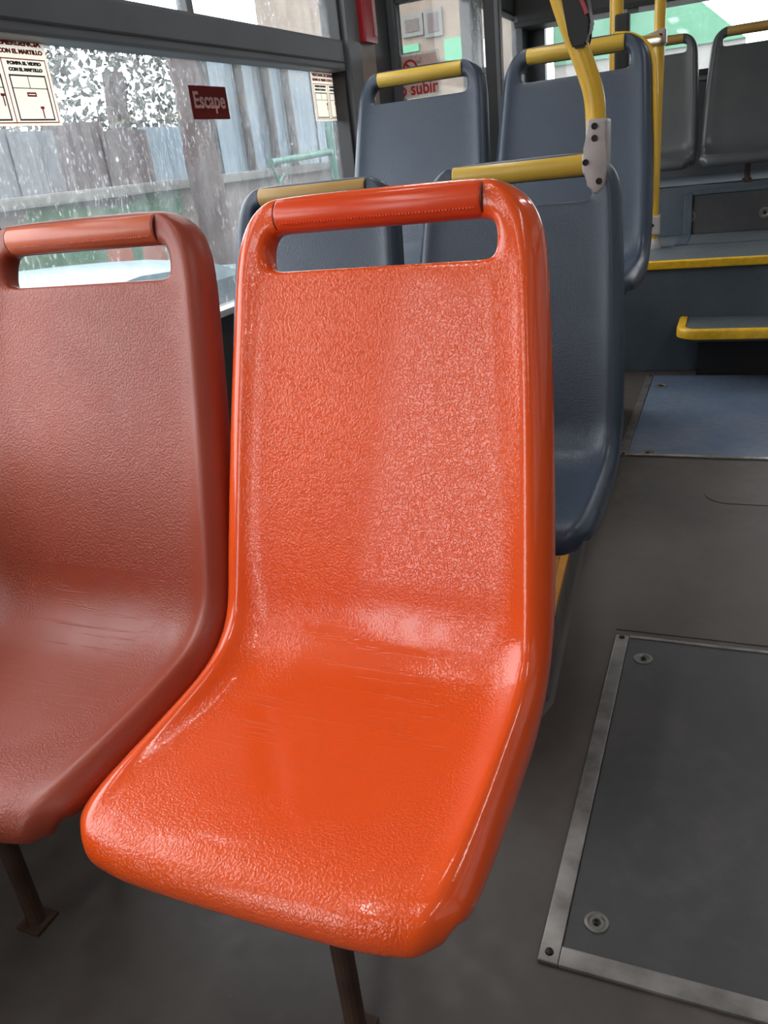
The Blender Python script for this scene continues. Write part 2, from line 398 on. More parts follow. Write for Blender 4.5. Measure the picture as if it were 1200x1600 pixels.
for x, y in ((-.30, 2.62), (-.30, 3.585)):
    bm = bmesh.new(); add_lathe(bm, [(.006, 0), (.005, .0025), (.002, .003)], (x, y, .006), XV, YV, ZV, 12); shade(finish('rivet', bm, SCREW, h2))
def plate(name, pts, z0, z1, mat, parent):
    bm = bmesh.new(); vs_ = [bm.verts.new((p[0], p[1], z0)) for p in pts]; f = bm.faces.new(vs_)
    r = bmesh.ops.extrude_face_region(bm, geom=[f]); 
    for v in r['geom']:
        if isinstance(v, bmesh.types.BMVert): v.co.z = z1
    return finish(name, bm, mat, parent)
plate('floor_patch', [(-.186, 1.545), (.42, 1.545), (.42, 1.80), (-.186, 1.80)], 0, .0018, FLOOR, fl)
def rrect(x0, y0, x1, y1, r, n=6):
    out = []
    for cx, cy, a in ((x1 - r, y1 - r, 0), (x0 + r, y1 - r, 90), (x0 + r, y0 + r, 180), (x1 - r, y0 + r, 270)):
        for k in range(n + 1): t = math.radians(a + 90 * k / n); out.append((cx + r * math.cos(t), cy + r * math.sin(t)))
    return out
plate('floor_patch', rrect(-.035, 2.26, .45, 2.598, .07), 0, .0018, FLOOR, fl)
# podium under the second row with its ribbed yellow nosing
PZ = .085
def podium(name, edge, x0, z, mat):
    """edge: points on the aisle side (x, y)"""
    bm = bmesh.new()
    prof = [(0, z), (.008, z - .02), (.012, .02), (.016, .008), (.024, .0)]
    rows = []
    for (x, y) in edge:
        rows.append([bm.verts.new((x0, y, 0)), bm.verts.new((x0, y, z))] + [bm.verts.new((x + dx, y, dz)) for dx, dz in prof])
    k = len(rows[0])
    for a_, b_ in zip(rows[:-1], rows[1:]):
        for i in range(k): bm.faces.new((a_[i], a_[(i + 1) % k], b_[(i + 1) % k], b_[i]))
    bm.faces.new(rows[0]); bm.faces.new(rows[-1][::-1])
    return struct(finish(name, bm, mat))
E0, E1 = (-.292, 1.26), (-.345, 2.02)
podium('podium', ((-.42, 1.08), (-.345, 1.12), (-.312, 1.18), E0, E1), XL + .002, PZ, FLOOR)
dv = Vector((E1[0] - E0[0], E1[1] - E0[1], 0)).normalized(); nv = Vector((-dv.y, dv.x, 0))
ns = thing('step_nosing', (E0[0], E0[1], PZ), 'worn yellow ribbed edge strip on the low podium under the dark seats', 'nosing')
bm = bmesh.new()
a = Vector((E0[0], E0[1], PZ)); b = Vector((E1[0], E1[1], PZ))
def strip(bm, off0, off1, z0, z1):
    q = [a + nv * off0, b + nv * off0, b + nv * off1, a + nv * off1]
    lo = [bm.verts.new(p + ZV * z0) for p in q]; hi = [bm.verts.new(p + ZV * z1) for p in q]
    bm.faces.new(hi); bm.faces.new(lo[::-1])
    for i in range(4): bm.faces.new((lo[i], lo[(i + 1) % 4], hi[(i + 1) % 4], hi[i]))
strip(bm, -.004, .012, -.012, .004); finish('front_lip', bm, RIBLIP, ns)
bm = bmesh.new(); strip(bm, .012, .075, 0, .0015); base_strip = finish('base_strip', bm, RIBYEL, ns)
for k in range(7):
    bm = bmesh.new(); strip(bm, .016 + k * .0085, .0205 + k * .0085, .0015, .0045); finish('rib', bm, RIBYEL, ns)
struct(box('podium_high', (XL + .002, 2.03, 0), (-.36, 3.14, .275), FLOOR, None, .004))
# rear platform with yellow edges
PT = .468
struct(box('rear_platform', (XL + .002, 3.70, 0), (XR - .002, YR - .002, PT), PLAT, None, .004))
plq = struct(box('riser_sheet', (XL + .004, 3.690, .002), (XR - .004, 3.699, PT - .012), RISER))
e = thing('step_nosing', (0, 3.69, PT), 'straight yellow edge strip along the raised rear platform', 'nosing')
box('edge_profile', (-.8, 3.672, PT - .026), (XR - .01, 3.712, PT + .006), STEPYEL, e, .006)
st = thing('step', (.4, 3.5, 0), 'low blue-grey step with rounded yellow edge below the rear platform', 'step')
sx0, sy0, sz = -.195, 3.41, .236
plate('tread', [(sx0 + .03 + .0, 3.688)] + [(sx0 + .03 + .06 - .06 * math.cos(t * PI / 12), sy0 + .03 + .06 - .06 * math.sin(t * PI / 12)) for t in range(7)] + [(1.2, sy0 + .03), (1.2, 3.688)], sz - .05, sz - .002, PLAT, st)
bm = bmesh.new()
path = [(sx0 + .015, 3.688)] + [(sx0 + .015 + .075 - .075 * math.cos(t * PI / 16), sy0 + .015 + .075 - .075 * math.sin(t * PI / 16)) for t in range(9)] + [(1.2, sy0 + .015)]
rows = []
for i, p in enumerate(path):
    q0 = Vector(path[max(0, i - 1)]); q1 = Vector(path[min(len(path) - 1, i + 1)]); d = (q1 - q0).normalized(); nn = Vector((d.y, -d.x))
    rows.append([bm.verts.new((p[0] + nn.x * o_, p[1] + nn.y * o_, z_)) for o_, z_ in ((-.017, sz - .03), (-.017, sz + .002), (.008, sz + .004), (.016, sz - .004), (.016, sz - .034))])
for i in range(len(rows) - 1):
    for k in range(5): bm.faces.new((rows[i][k], rows[i][(k + 1) % 5], rows[i + 1][(k + 1) % 5], rows[i + 1][k]))
bm.faces.new(rows[0]); bm.faces.new(rows[-1][::-1])
shade(finish('yellow_edge', bm, STEPYEL, st), 50)
box('toe_shade_box', (-.115, 3.62, 0), (1.2, 3.688, sz - .05), TOESHADE, st)  # solid dark box drawn in place of the shaded toe recess
# box under the rearmost seats, with a bolted cover panel
rb = struct(box('rear_bench', (-.8, 4.60, PT), (XR - .004, YR - .004, PT + .235), RISER, None, .006))
cp = thing('cover_panel', (.25, 4.59, PT), 'bolted dark grey cover panel with raised edge below the rear bench seats', 'panel')
P0 = atY(1060, 390, 4.58)
box('panel_sheet', (-.20, 4.588, PT + .004), (.75, 4.599, PT + .19), HATCH, cp, .002)
box('panel_edge', (-.245, 4.575, PT + .001), (-.205, 4.599, PT + .20), RISER, cp, .006)
box('panel_edge', (-.2045, 4.58, PT + .192), (.75, 4.599, PT + .212), RISER, cp, .004)
box('floor_flange', (-.26, 4.2, PT), (-.205, 4.574, PT + .006), RISER, cp, .002)
box('floor_sheet', (-.204, 4.2, PT), (.75, 4.5745, PT + .004), PLAT, cp, .001)
for px, py in ((1079, 338), (1195, 332)): bolt('bolt', atY(px, py, 4.588), -YV, XV, ZV, .026, cp)

# ------------------------------------------------------------------ seat
SY = .70                                   # seat origin (on the floor) in the first row's y
def yb(z): return .958 + .314 * (z + .036)
ROWS = [  # y, z, half width, bucket depth, back offset at sides, back offset at centre
    (yb(-.027), -.027, .156, .000, .044, .043), (yb(-.046), -.046, .186, .000, .046, .044), (yb(-.072), -.072, .202, .003, .046, .040),
    (yb(-.094), -.094, .208, .007, .048, .036), (yb(-.116), -.116, .211, .011, .048, .032), (yb(-.128), -.128, .2125, .011, .050, .030),
    (yb(-.20), -.20, .218, .011, .052, .030), (yb(-.29), -.29, .2245, .011, .054, .030), (yb(-.38), -.38, .229, .011, .056, .030),
    (yb(-.46), -.46, .2325, .011, .058, .030), (yb(-.515), -.515, .234, .013, .060, .030),
    (.796, -.549, .234, .017, .062, .032), (.774, -.577, .233, .021, .064, .034), (.736, -.593, .232, .023, .066, .034),
    (.690, -.5985, .231, .023, .062, .032), (.620, -.601, .231, .020, .057, .030), (.550, -.602, .231, .014, .050, .028),
    (.492, -.603, .2295, .007, .044, .028), (.454, -.607, .2245, .002, .040, .028), (.431, -.620, .218, .0, .036, .026),
    (.423, -.642, .212, .0, .032, .024), (.428, -.664, .204, .0, .026, .020)]
FR = [-1, -.955, -.89, -.825, -.735, -.6, -.3, 0, .3, .6, .735, .825, .89, .955, 1]
RIMN = {1: -.029, .955: -.010, .89: .0005, .825: -.35, .735: -.80, .6: -.95, .3: -1, 0: -1}
def seat_mesh():
    bm = bmesh.new(); Fv, Bv = [], []; N = len(ROWS)
    for i, (y, z, hw, d, bs, bc) in enumerate(ROWS):
        a = ROWS[max(0, i - 1)]; b = ROWS[min(N - 1, i + 1)]
        t = Vector((b[0] - a[0], b[1] - a[1])).normalized(); nn = Vector((t.y, -t.x))
        f, k = [], []
        for c in FR:
            q = abs(c); r = RIMN[q]; n = r if r > -.03 else r * d
            if q == 1 and i >= N - 8: n = -.029 + .0022 * (i - (N - 8))
            if q == .825: n += -.001
            s = c * hw
            if 2 <= i <= 4 and q == .735: s = math.copysign(.150, c)
            if i == 3 and q == .735: s = math.copysign(.153, c)
            yy = 0
            if i >= N - 5: yy = .020 * q ** 5 * min(1, (i - (N - 6)) / 3)     # front corners swept back
            if i == 0: zz = -.004 * q ** 4
            else: zz = 0
            f.append(bm.verts.new((s, y + nn.x * n + yy - SY, z + nn.y * n + zz + 1)))
            nb = -(bs if q > .85 else bc + (bs - bc) * max(0, (q - .6) / .25)); sb = s * (.985 if q == 1 else 1)
            k.append(bm.verts.new((sb, y + nn.x * nb + yy - SY, z + nn.y * nb + zz + 1)))
        Fv.append(f); Bv.append(k)
    C = len(FR); hole = lambda i, j: 2 <= i < 4 and FR[j] >= -.74 and FR[j + 1] <= .74
    for i in range(N - 1):
        for j in range(C - 1):
            if hole(i, j): continue
            bm.faces.new((Fv[i][j], Fv[i][j + 1], Fv[i + 1][j + 1], Fv[i + 1][j]))
            bm.faces.new((Bv[i][j], Bv[i + 1][j], Bv[i + 1][j + 1], Bv[i][j + 1]))
    for i in range(N - 1):
        for j in (0, C - 1): bm.faces.new((Fv[i][j], Fv[i + 1][j], Bv[i + 1][j], Bv[i][j]))
    for i in (0, N - 1):
        for j in range(C - 1): bm.faces.new((Fv[i][j], Fv[i][j + 1], Bv[i][j + 1], Bv[i][j]))
    j0 = FR.index(-.735); j1 = FR.index(.735)
    for i in (2, 3):
        for j in (j0, j1): bm.faces.new((Fv[i][j], Fv[i + 1][j], Bv[i + 1][j], Bv[i][j]))
    for i in (2, 4):
        for j in range(j0, j1): bm.faces.new((Fv[i][j], Fv[i][j + 1], Bv[i][j + 1], Bv[i][j]))
    bmesh.ops.recalc_face_normals(bm, faces=bm.faces)
    me = bpy.data.meshes.new('seat_shell'); bm.to_mesh(me); bm.free()
    for p in me.polygons: p.use_smooth = True
    o = bpy.data.objects.new('tmp', me); COL.objects.link(o)
    s = o.modifiers.new('s', 'SUBSURF'); s.levels = 3; s.render_levels = 3
    me2 = bpy.data.meshes.new_from_object(o.evaluated_get(bpy.context.evaluated_depsgraph_get()))
    bpy.data.objects.remove(o); me2.name = 'seat_shell'
    for p in me2.polygons: p.use_smooth = True
    return me2
SHELL = seat_mesh()
BC = Vector((0, yb(-.054) + .0165 - SY, 1 - .0555))         # centre of the handle bar
def sleeve_mesh():
    bm = bmesh.new(); L = .137; R = .0212; n = 28
    xs = [-L, -L + .0015, -L + .004, L - .004, L - .0015, L]; rr = [R * .88, R * .97, R, R, R * .97, R * .88]
    rings = [[bm.verts.new((x, BC.y + math.cos(k * 2 * PI / n) * r, BC.z + math.sin(k * 2 * PI / n) * r)) for k in range(n)] for x, r in zip(xs, rr)]
    for i in range(len(rings) - 1):
        for k in range(n): bm.faces.new((rings[i][k], rings[i][(k + 1) % n], rings[i + 1][(k + 1) % n], rings[i + 1][k]))
    bm.faces.new(rings[0]); bm.faces.new(rings[-1]); bmesh.ops.recalc_face_normals(bm, faces=bm.faces)
    me = bpy.data.meshes.new('handle_sleeve'); bm.to_mesh(me); bm.free()
    for p in me.polygons: p.use_smooth = True
    me.set_sharp_from_angle(angle=math.radians(50)); return me
SLEEVE = sleeve_mesh()
SEAMO = plain('dark_red_seam', lin(96, 26, 14), .5)
def seam_mesh():
    bm = bmesh.new(); n = 28
    for sx in (1,):
        rings = [[bm.verts.new((sx * .1372 + dx, BC.y + math.cos(k * 2 * PI / n) * r, BC.z + math.sin(k * 2 * PI / n) * r)) for k in range(n)] for dx, r in ((-.0012, .0195), (-.0008, .0202), (.0008, .0202), (.0012, .0195))]
        for i in range(3):
            for k in range(n): bm.faces.new((rings[i][k], rings[i][(k + 1) % n], rings[i + 1][(k + 1) % n], rings[i + 1][k]))
        bm.faces.new(rings[0]); bm.faces.new(rings[-1])
    me = bpy.data.meshes.new('seam_ring'); bm.to_mesh(me); bm.free(); return me
SEAM = seam_mesh()
def stitch_mesh():
    bm = bmesh.new(); a = math.radians(200)
    for k in range(62):
        x = -.128 + k * .0042
        add_box(bm, (x, BC.y - .0225, BC.z - .0085), (x + .0024, BC.y - .0185, BC.z - .0072))
    me = bpy.data.meshes.new('stitching'); bm.to_mesh(me); bm.free(); return me
STITCH = stitch_mesh()
def leg_mesh(dx, z0):
    bm = bmesh.new(); add_tube(bm, [(dx, -.145, z0 + .006), (dx, -.145, .372)], .0135, 14)
    add_box(bm, (dx - .022, -.167, z0), (dx + .022, -.123, z0 + .006), .002)
    me = bpy.data.meshes.new('front_leg'); bm.to_mesh(me); bm.free(); return me
def frame_mesh():
    bm = bmesh.new(); add_box(bm, (-.13, -.17, .352), (-.09, .06, .376), .004); add_box(bm, (.09, -.17, .352), (.13, .06, .376), .004)
    add_box(bm, (-.15, -.16, .334), (.15, -.12, .354), .003); add_box(bm, (-.15, .0, .334), (.15, .04, .354), .003)
    me = bpy.data.meshes.new('seat_frame'); bm.to_mesh(me); bm.free(); return me
FRM = frame_mesh()
def rleg_mesh(z0):
    bm = bmesh.new(); add_tube(bm, [(0, .02, z0 + .006), (0, .02, .34)], .0135, 14); add_box(bm, (-.022, -.002, z0), (.022, .042, z0 + .006), .002)
    me = bpy.data.meshes.new('rear_leg'); bm.to_mesh(me); bm.free(); return me
LEGS = {}
def seat(xc, dY, dZ, shell_m, sleeve_m, label, group=None, legdx=0, stitch_m=None, foot=0, seam_m=None):
    seam_m = seam_m or RUBBER
    t = thing('bus_seat', (xc, SY + dY, dZ), label, 'seat', group)
    def put(name, me, m):
        o = bpy.data.objects.new(name, me); COL.objects.link(o); o.parent = t
        if not me.materials: me.materials.append(m)
        o.material_slots[0].link = 'OBJECT'; o.material_slots[0].material = m; return o
    put('shell', SHELL, shell_m); s = put('handle_sleeve', SLEEVE, sleeve_m)
    if stitch_m:
        k = put('stitching', STITCH, stitch_m); k.parent = s
    put('seat_frame', FRM, BLACK)
    if (legdx, foot) not in LEGS: LEGS[(legdx, foot)] = (leg_mesh(legdx, foot), rleg_mesh(foot))
    put('leg', LEGS[(legdx, foot)][0], LEG); put('leg', LEGS[(legdx, foot)][1], LEG)
    put('seam_ring', SEAM, seam_m).parent = s
    k = put('seam_ring', SEAM, seam_m); k.parent = s; k.location.x = -.2744
    return t
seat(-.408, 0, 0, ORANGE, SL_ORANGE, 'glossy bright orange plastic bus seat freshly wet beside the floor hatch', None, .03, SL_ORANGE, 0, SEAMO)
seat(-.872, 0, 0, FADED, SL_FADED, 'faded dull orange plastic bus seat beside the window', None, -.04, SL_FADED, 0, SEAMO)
seat(-.420, .79, PZ - .085, NAVY, SL_YELLOW, 'navy plastic bus seat with yellow handle and grey grab-rail bracket', None, 0, None, PZ)
seat(-.895, .79, PZ - .085, NAVY, SL_OCHRE, 'navy plastic bus seat with dull yellow handle below the wet window', None, 0, None, PZ)
seat(-.916, 1.65, .275, NAVY, SL_YELLOW, 'navy plastic bus seat in front of the glass door sticker', None, 0)
s3r = seat(-.448, 1.65, .275, NAVY, SL_YELLOW, 'navy plastic bus seat with yellow pole rising right behind its handle', None, 0)
seat(-.440, 4.05, .45, CHAR, SL_OCHRE, 'charcoal rear bench seat partly behind the slim yellow floor pole', None, 0, None, PT + .235 - .45)
seat(.040, 4.05, .45, CHAR, SL_OCHRE, 'charcoal rear bench seat with ochre handle next to the rear window gap', None, 0, None, PT + .235 - .45)
# thin yellow back frame behind the raised aisle seat
bm = bmesh.new()
add_tube(bm, smooth_path([(.10, .955 - SY + .05, .968), (.16, .955 - SY + .048, .955), (.208, .93 - SY + .05, .90), (.224, .88 - SY + .05, .75), (.230, .84 - SY + .055, .60), (.218, .82 - SY + .05, .48)], 6), .009, 10)
me = bpy.data.meshes.new('back_frame'); bm.to_mesh(me); bm.free()
o = bpy.data.objects.new('back_frame', me); COL.objects.link(o); o.parent = s3r; me.materials.append(YELLOW); shade(o)
bx_ = box('bracket', (-.33, 2.24, .62), (-.235, 2.34, .645), BLACK, s3r)

# ------------------------------------------------------------------ yellow grab poles
YB = 1.76
gp = thing('grab_pole', tuple(atY(930, 250, YB)), 'bent yellow grab pole with black button box and grey bracket on a navy seat', 'grab pole')
pb = [atY(931, 240, YB), atY(931, 195, YB), atY(928, 150, YB), atY(915, 105, YB + .0), atY(885, 25, YB), atY(868, -30, YB), atY(845, -120, YB), atY(832, -260, YB), atY(828, -480, YB)]
zz_ = pb[-1]; pb[-1] = Vector((zz_.x, zz_.y, ZC))
tube('pole_tube', smooth_path(pb, 8), .0195, YELLOW, gp, 20)
bm = bmesh.new()
def pr(px, py, y): return atY(px, py, y)
# cast bracket: clasp around the tube and a tongue bolted on the handle
out = [(916, 186), (949, 184), (948, 255), (945, 292), (933, 303), (924, 303), (922, 288), (909, 270), (908, 243), (916, 236)]
f1 = [bm.verts.new(pr(x, y, YB - .032)) for x, y in out]; f2 = [v.co + Vector((0, .058, 0)) for v in f1]; f2 = [bm.verts.new(v) for v in f2]
bm.faces.new(f1); bm.faces.new(f2[::-1]); n = len(out)
for i in range(n): bm.faces.new((f1[i], f1[(i + 1) % n], f2[(i + 1) % n], f2[i]))
bmesh.ops.bevel(bm, geom=list(bm.edges), offset=.006, segments=3, profile=.6, affect='EDGES')
br = shade(finish('bracket', bm, CAST, gp))
for px, py in ((929, 197), (929, 216), (915, 254), (936, 283)):
    bm = bmesh.new(); add_lathe(bm, [(.0062, 0), (.0062, .002), (.0038, .002), (.003, .0006)], atY(px, py, YB - .032) , XV, ZV, -YV, 14); finish('screw', bm, SCREW, br)
# black button box along the pole
bm = bmesh.new(); out = [(866, -60), (905, -60), (917, 0), (923, 38), (914, 58), (916, 71), (895, 77), (888, 60)]
f1 = [bm.verts.new(pr(x, y, YB - .03)) for x, y in out]; f2 = [bm.verts.new(v.co + Vector((0, .05, 0))) for v in f1]; n = len(out)
bm.faces.new(f1); bm.faces.new(f2[::-1])
for i in range(n): bm.faces.new((f1[i], f1[(i + 1) % n], f2[(i + 1) % n], f2[i]))
bmesh.ops.bevel(bm, geom=list(bm.edges), offset=.004, segments=2, affect='EDGES')
bbx = shade(finish('button_box', bm, BLACK, gp))
tube('red_strip', [atY(907, -5, YB - .031), atY(917, 22, YB - .031)], .004, REDBOX, bbx, 8)
# pole right behind the raised aisle seat
p2 = atY(963, 60, 2.92)
g2 = thing('grab_pole', (p2.x, p2.y, .275), 'upright yellow pole with black sleeve right behind the raised navy seat', 'grab pole')
tube('pole_tube', [(p2.x, p2.y, .275), (p2.x, p2.y, ZC)], .0205, YELLOW, g2, 20)
bm = bmesh.new(); q = atY(975, 57, 2.885)
add_box(bm, (q.x - .026, q.y - .02, q.z - .14), (q.x + .018, q.y + .012, q.z + .06), .008)
finish('black_box', bm, BLACK, g2)
# floor pole on the platform
fb = atZ(1019, 388, PT); 
g3 = thing('grab_pole', (fb.x, fb.y, PT), 'slim yellow floor pole with grey base flange and clamp on the rear platform', 'grab pole')
top = Vector((atY(1034, 0, fb.y).x, fb.y, ZC))
tube('pole_tube', [fb, top], .0235, YELLOW, g3, 20)
bm = bmesh.new(); add_lathe(bm, [(.042, 0), (.042, .012), (.036, .03), (.03, .045), (.026, .047)], fb, XV, YV, ZV, 20); shade(finish('base_flange', bm, CAST, g3))
c = atY(1021, 352, fb.y - .03); cc = Vector((fb.x, fb.y, c.z))
bm = bmesh.new(); add_box(bm, (cc.x - .035, cc.y - .034, cc.z - .042), (cc.x + .035, cc.y + .034, cc.z + .042), .008); k_ = finish('sleeve_clamp', bm, CAST, g3)
bm = bmesh.new(); add_lathe(bm, [(.008, 0), (.008, .002), (.005, .0022)], (cc.x, cc.y - .034, cc.z), XV, ZV, -YV, 12); finish('screw', bm, SCREW, k_)
c = atY(1024, 62, fb.y - .03)
bm = bmesh.new(); out = [(1008, 55), (1030, 46), (1041, 42), (1041, 68), (1030, 72), (1008, 73)]
f1 = [bm.verts.new(pr(x, y, fb.y - .035)) for x, y in out]; f2 = [bm.verts.new(v.co + Vector((0, .06, 0))) for v in f1]; n = len(out)
bm.faces.new(f1); bm.faces.new(f2[::-1])
for i in range(n): bm.faces.new((f1[i], f1[(i + 1) % n], f2[(i + 1) % n], f2[i]))
bmesh.ops.bevel(bm, geom=list(bm.edges), offset=.005, segments=2, affect='EDGES'); k_ = finish('rail_clamp', bm, CAST, g3)
for px, py in ((1013, 64), (1032, 55)):
    bm = bmesh.new(); add_lathe(bm, [(.008, 0), (.008, .002), (.004, .0022)], atY(px, py, fb.y - .035), XV, ZV, -YV, 12); finish('screw', bm, SCREW, k_)
ra = Vector((p2.x, p2.y + .0215, atY(975, 70, 2.92).z)); rbp = Vector((fb.x, fb.y, c.z))
tube('cross_rail', [ra, rbp], .022, YELLOW, g3, 16)

# ------------------------------------------------------------------ pillar and door leaf behind the left window
box_p = struct(box('trim_2', (XL - .001, 2.75, .0), (XL + .022, 2.852, ZC - .002), FRAME, None, .006))
struct(box('trim_3', (XL - .001, 2.853, .0), (XL + .012, 3.0, ZC - .002), BEIGE, None, .003))
hb = thing('hammer_box', (XL + .03, 2.92, 1.22), 'red emergency box fixed on the beige pillar beside the window', 'box')
zb = atX(570, 66, XL + .03).z
box('case', (XL + .012, 2.858, zb), (XL + .04, 2.965, zb + .34), REDBOX, hb, .006)
box('cover_rib', (XL + .04, 2.94, zb + .02), (XL + .047, 2.952, zb + .26), PINK, hb, .002)
DY = 3.2
dl = struct(box('door_1', (XL + .001, DY - .03, .28), (XL + .03, DY + .03, ZC - .003), FRAME, None, .006))
GX0 = atY(612, 40, DY).x; GX1 = atY(762, 120, DY).x; GX2 = atY(786, 120, DY).x
zt = atY(615, 8, DY).z
box('leaf_frame', (XL + .031, DY - .02, .28), (GX0, DY + .02, ZC - .004), FRAME, dl, .004)
box('leaf_seal', (GX0 - .028, DY - .032, .28), (GX0 - .018, DY + .02, ZC - .004), BEIGE, dl, .003)
box('leaf_frame', (GX1, DY - .022, .28), (GX2, DY + .022, ZC - .004), RUBBER, dl, .006)
box('leaf_edge', (GX2 - .016, DY - .028, .28), (GX2 - .002, DY - .021, ZC - .004), FRAME, dl, .002)
box('leaf_frame', (GX0, DY - .02, zt), (GX1, DY + .02, ZC - .004), FRAME, dl, .004)
box('leaf_frame', (GX0, DY - .02, .28), (GX1, DY + .02, .62), FRAME, dl, .004)
box('glass_pane', (GX0, DY - .003, .62), (GX1, DY + .003, zt), GLASS2, dl)

# ------------------------------------------------------------------ stickers
def frame_lines(parent, y0, y1, z0, z1, x, w_, mat):
    bm = bmesh.new()
    for lo, hi in (((x, y0, z0), (x + .0004, y1, z0 + w_)), ((x, y0, z1 - w_), (x + .0004, y1, z1)), ((x, y0, z0 + w_), (x + .0004, y0 + w_, z1 - w_)), ((x, y1 - w_, z0 + w_), (x + .0004, y1, z1 - w_))):
        add_box(bm, lo, hi)
    return finish('border', bm, mat, parent)
XG = XL - .045 + .003
def emergency(yr, zt_, W, H, label):
    y0, y1, z0, z1 = yr - W, yr, zt_ - H, zt_
    t = thing('window_sticker', (XG, (y0 + y1) / 2, z0), label, 'sticker')
    box('sheet', (XG, y0, z0), (XG + .0008, y1, z1), CREAM, t); x = XG + .0008; yc = (y0 + y1) / 2
    tl = lambda s, sz_, y, z, m, wd: text('lettering', s, sz_, (x + .0004, y, z), ROT_WALL, m, t, wd, bold=.0006)
    tl('VENTANA DE EMERGENCIA', H * .085, yc, z1 - H * .07, RED, W * .92)
    tl('ROMPA EL VIDRIO CON EL MARTILLO', H * .065, yc, z1 - H * .165, RED, W * .92)
    pz1 = z1 - H * .24; pz0 = z0 + H * .03
    frame_lines(t, y0 + W * .03, y1 - W * .03, pz0, pz1, x, W * .008, RED)
    bm = bmesh.new(); add_box(bm, (x, yc - W * .004, pz0), (x + .0004, yc + W * .004, pz1)); finish('divider_line', bm, RED, t)
    for k, (l1, l2) in enumerate((('SAQUE EL MARTILLO', 'DE SU LUGAR'), ('ROMPA EL VIDRIO', 'CON EL MARTILLO'))):
        ya = y0 + W * (.07 + .47 * k); yb_ = ya + W * .39; ym = (ya + yb_) / 2
        tl(l1, H * .05, ym, pz1 - H * .055, INK, W * .36); tl(l2, H * .05, ym, pz1 - H * .125, INK, W * .36)
        wz1 = pz1 - H * .18; wz0 = pz0 + H * .03
        frame_lines(t, ya, yb_, wz0, wz1, x, W * .012, INK)
        bm = bmesh.new(); zz = wz1 - (wz1 - wz0) * .3
        add_box(bm, (x, ya, zz), (x + .0004, yb_, zz + W * .006)); add_box(bm, (x, ym - W * .003, zz), (x + .0004, ym + W * .003, wz1)); finish('window_drawing', bm, INK, t)
        bm = bmesh.new()
        if k: frame_lines(t, ym - W * .05, ym + W * .05, zz - H * .09, zz - H * .04, x, W * .012, RED)
        hy = ym + W * (.08 if k else .16); hz = zz - H * (.20 if k else .06)
        add_box(bm, (x, hy - W * .02, hz - H * .03), (x + .0004, hy + W * .02, hz + .0)); add_box(bm, (x, hy - W * .006, hz - H * .14), (x + .0004, hy + W * .006, hz - H * .03))
        finish('hammer_drawing', bm, RED, t)
    return t
a = atX(485, 112, XG); b = atX(537, 190, XG); c_ = atX(533, 115, XG); d_ = atX(493, 187, XG)
W2 = (b.y - d_.y + c_.y - a.y) / 2; H2 = ((a.z - d_.z) + (c_.z - b.z)) / 2
emergency((b.y + c_.y) / 2, (a.z + c_.z) / 2, W2, H2, 'small white emergency instruction sticker in the far window corner by the pillar')
a = atX(68, 62, XG); b = atX(95, 196, XG); H1 = a.z - b.z
emergency((a.y + b.y) / 2, a.z, H1 * W2 / H2, H1, 'large white emergency window sticker with red and black print')
cs = [atX(*p, XG) for p in ((294, 133), (352, 136), (359, 186), (302, 187))]
y0, y1 = (cs[0].y + cs[3].y) / 2, (cs[1].y + cs[2].y) / 2; z1, z0 = (cs[0].z + cs[1].z) / 2, (cs[2].z + cs[3].z) / 2
t = thing('window_sticker', (XG, (y0 + y1) / 2, z0), 'dark red sticker reading Escape on the side window', 'sticker')
box('sheet', (XG, y0, z0), (XG + .0008, y1, z1), MAROON, t)
text('lettering', 'Escape', (z1 - z0) * .68, (XG + .0012, (y0 + y1) / 2, (z0 + z1) / 2 + .004), ROT_WALL, ROSE, t, (y1 - y0) * .84, bold=.0012)
# sticker on the outer face of the door leaf glass, seen through the pane
SYG = DY + .0031
q = [atY(*p, SYG) for p in ((686, 76), (690, 147), (618, 155))]
x1 = (q[0].x + q[1].x) / 2; z1 = q[0].z - .0; z0 = q[1].z; x0 = GX0 - .0
t = thing('door_sticker', ((x0 + x1) / 2, SYG, z0), 'pink and white no-boarding sticker with red lettering on the door glass', 'sticker')
SX0 = GX0 + .001
box('sheet', (SX0, SYG, z0), (x1, SYG + .0008, z1), WHITE, t)

bd = .004
q1_ = box('panel_print', (SX0, SYG - .0, z0 + .008), (x1 - .008, SYG + .0006, z1 - .008), PINK, t)
q1_.location.y -= .0001
tz = atY(655, 138, SYG).z
text('lettering', 'o subir', .062, ((atY(626, 140, SYG).x + atY(683, 133, SYG).x) / 2, SYG - .0003, tz), ROT_REAR, RED, t, atY(684, 133, SYG).x - atY(624, 143, SYG).x, bold=.0012)
pc = atY(641, 107, SYG)
bm = bmesh.new(); R0, R1, n = .030, .0215, 28
o0 = [bm.verts.new((pc.x + R0 * math.cos(k * 2 * PI / n), SYG - .0005, pc.z + R0 * math.sin(k * 2 * PI / n))) for k in range(n)]
o1 = [bm.verts.new((pc.x + R1 * math.cos(k * 2 * PI / n), SYG - .0005, pc.z + R1 * math.sin(k * 2 * PI / n))) for k in range(n)]
for k in range(n): bm.faces.new((o0[k], o0[(k + 1) % n], o1[(k + 1) % n], o1[k]))
finish('red_ring', bm, RED, t)
bm = bmesh.new(); add_box(bm, (pc.x - .024, SYG - .0007, pc.z - .004), (pc.x + .024, SYG - .0003, pc.z + .004)); bmesh.ops.rotate(bm, cent=pc, matrix=Matrix.Rotation(.8, 3, 'Y'), verts=bm.verts); finish('red_slash', bm, RED, t)
text('mirrored_lettering', 'Se', .026, (atY(654, 95, SYG).x, SYG - .0003, atY(654, 95, SYG).z), ROT_REAR, GREYINK, t, None, True)

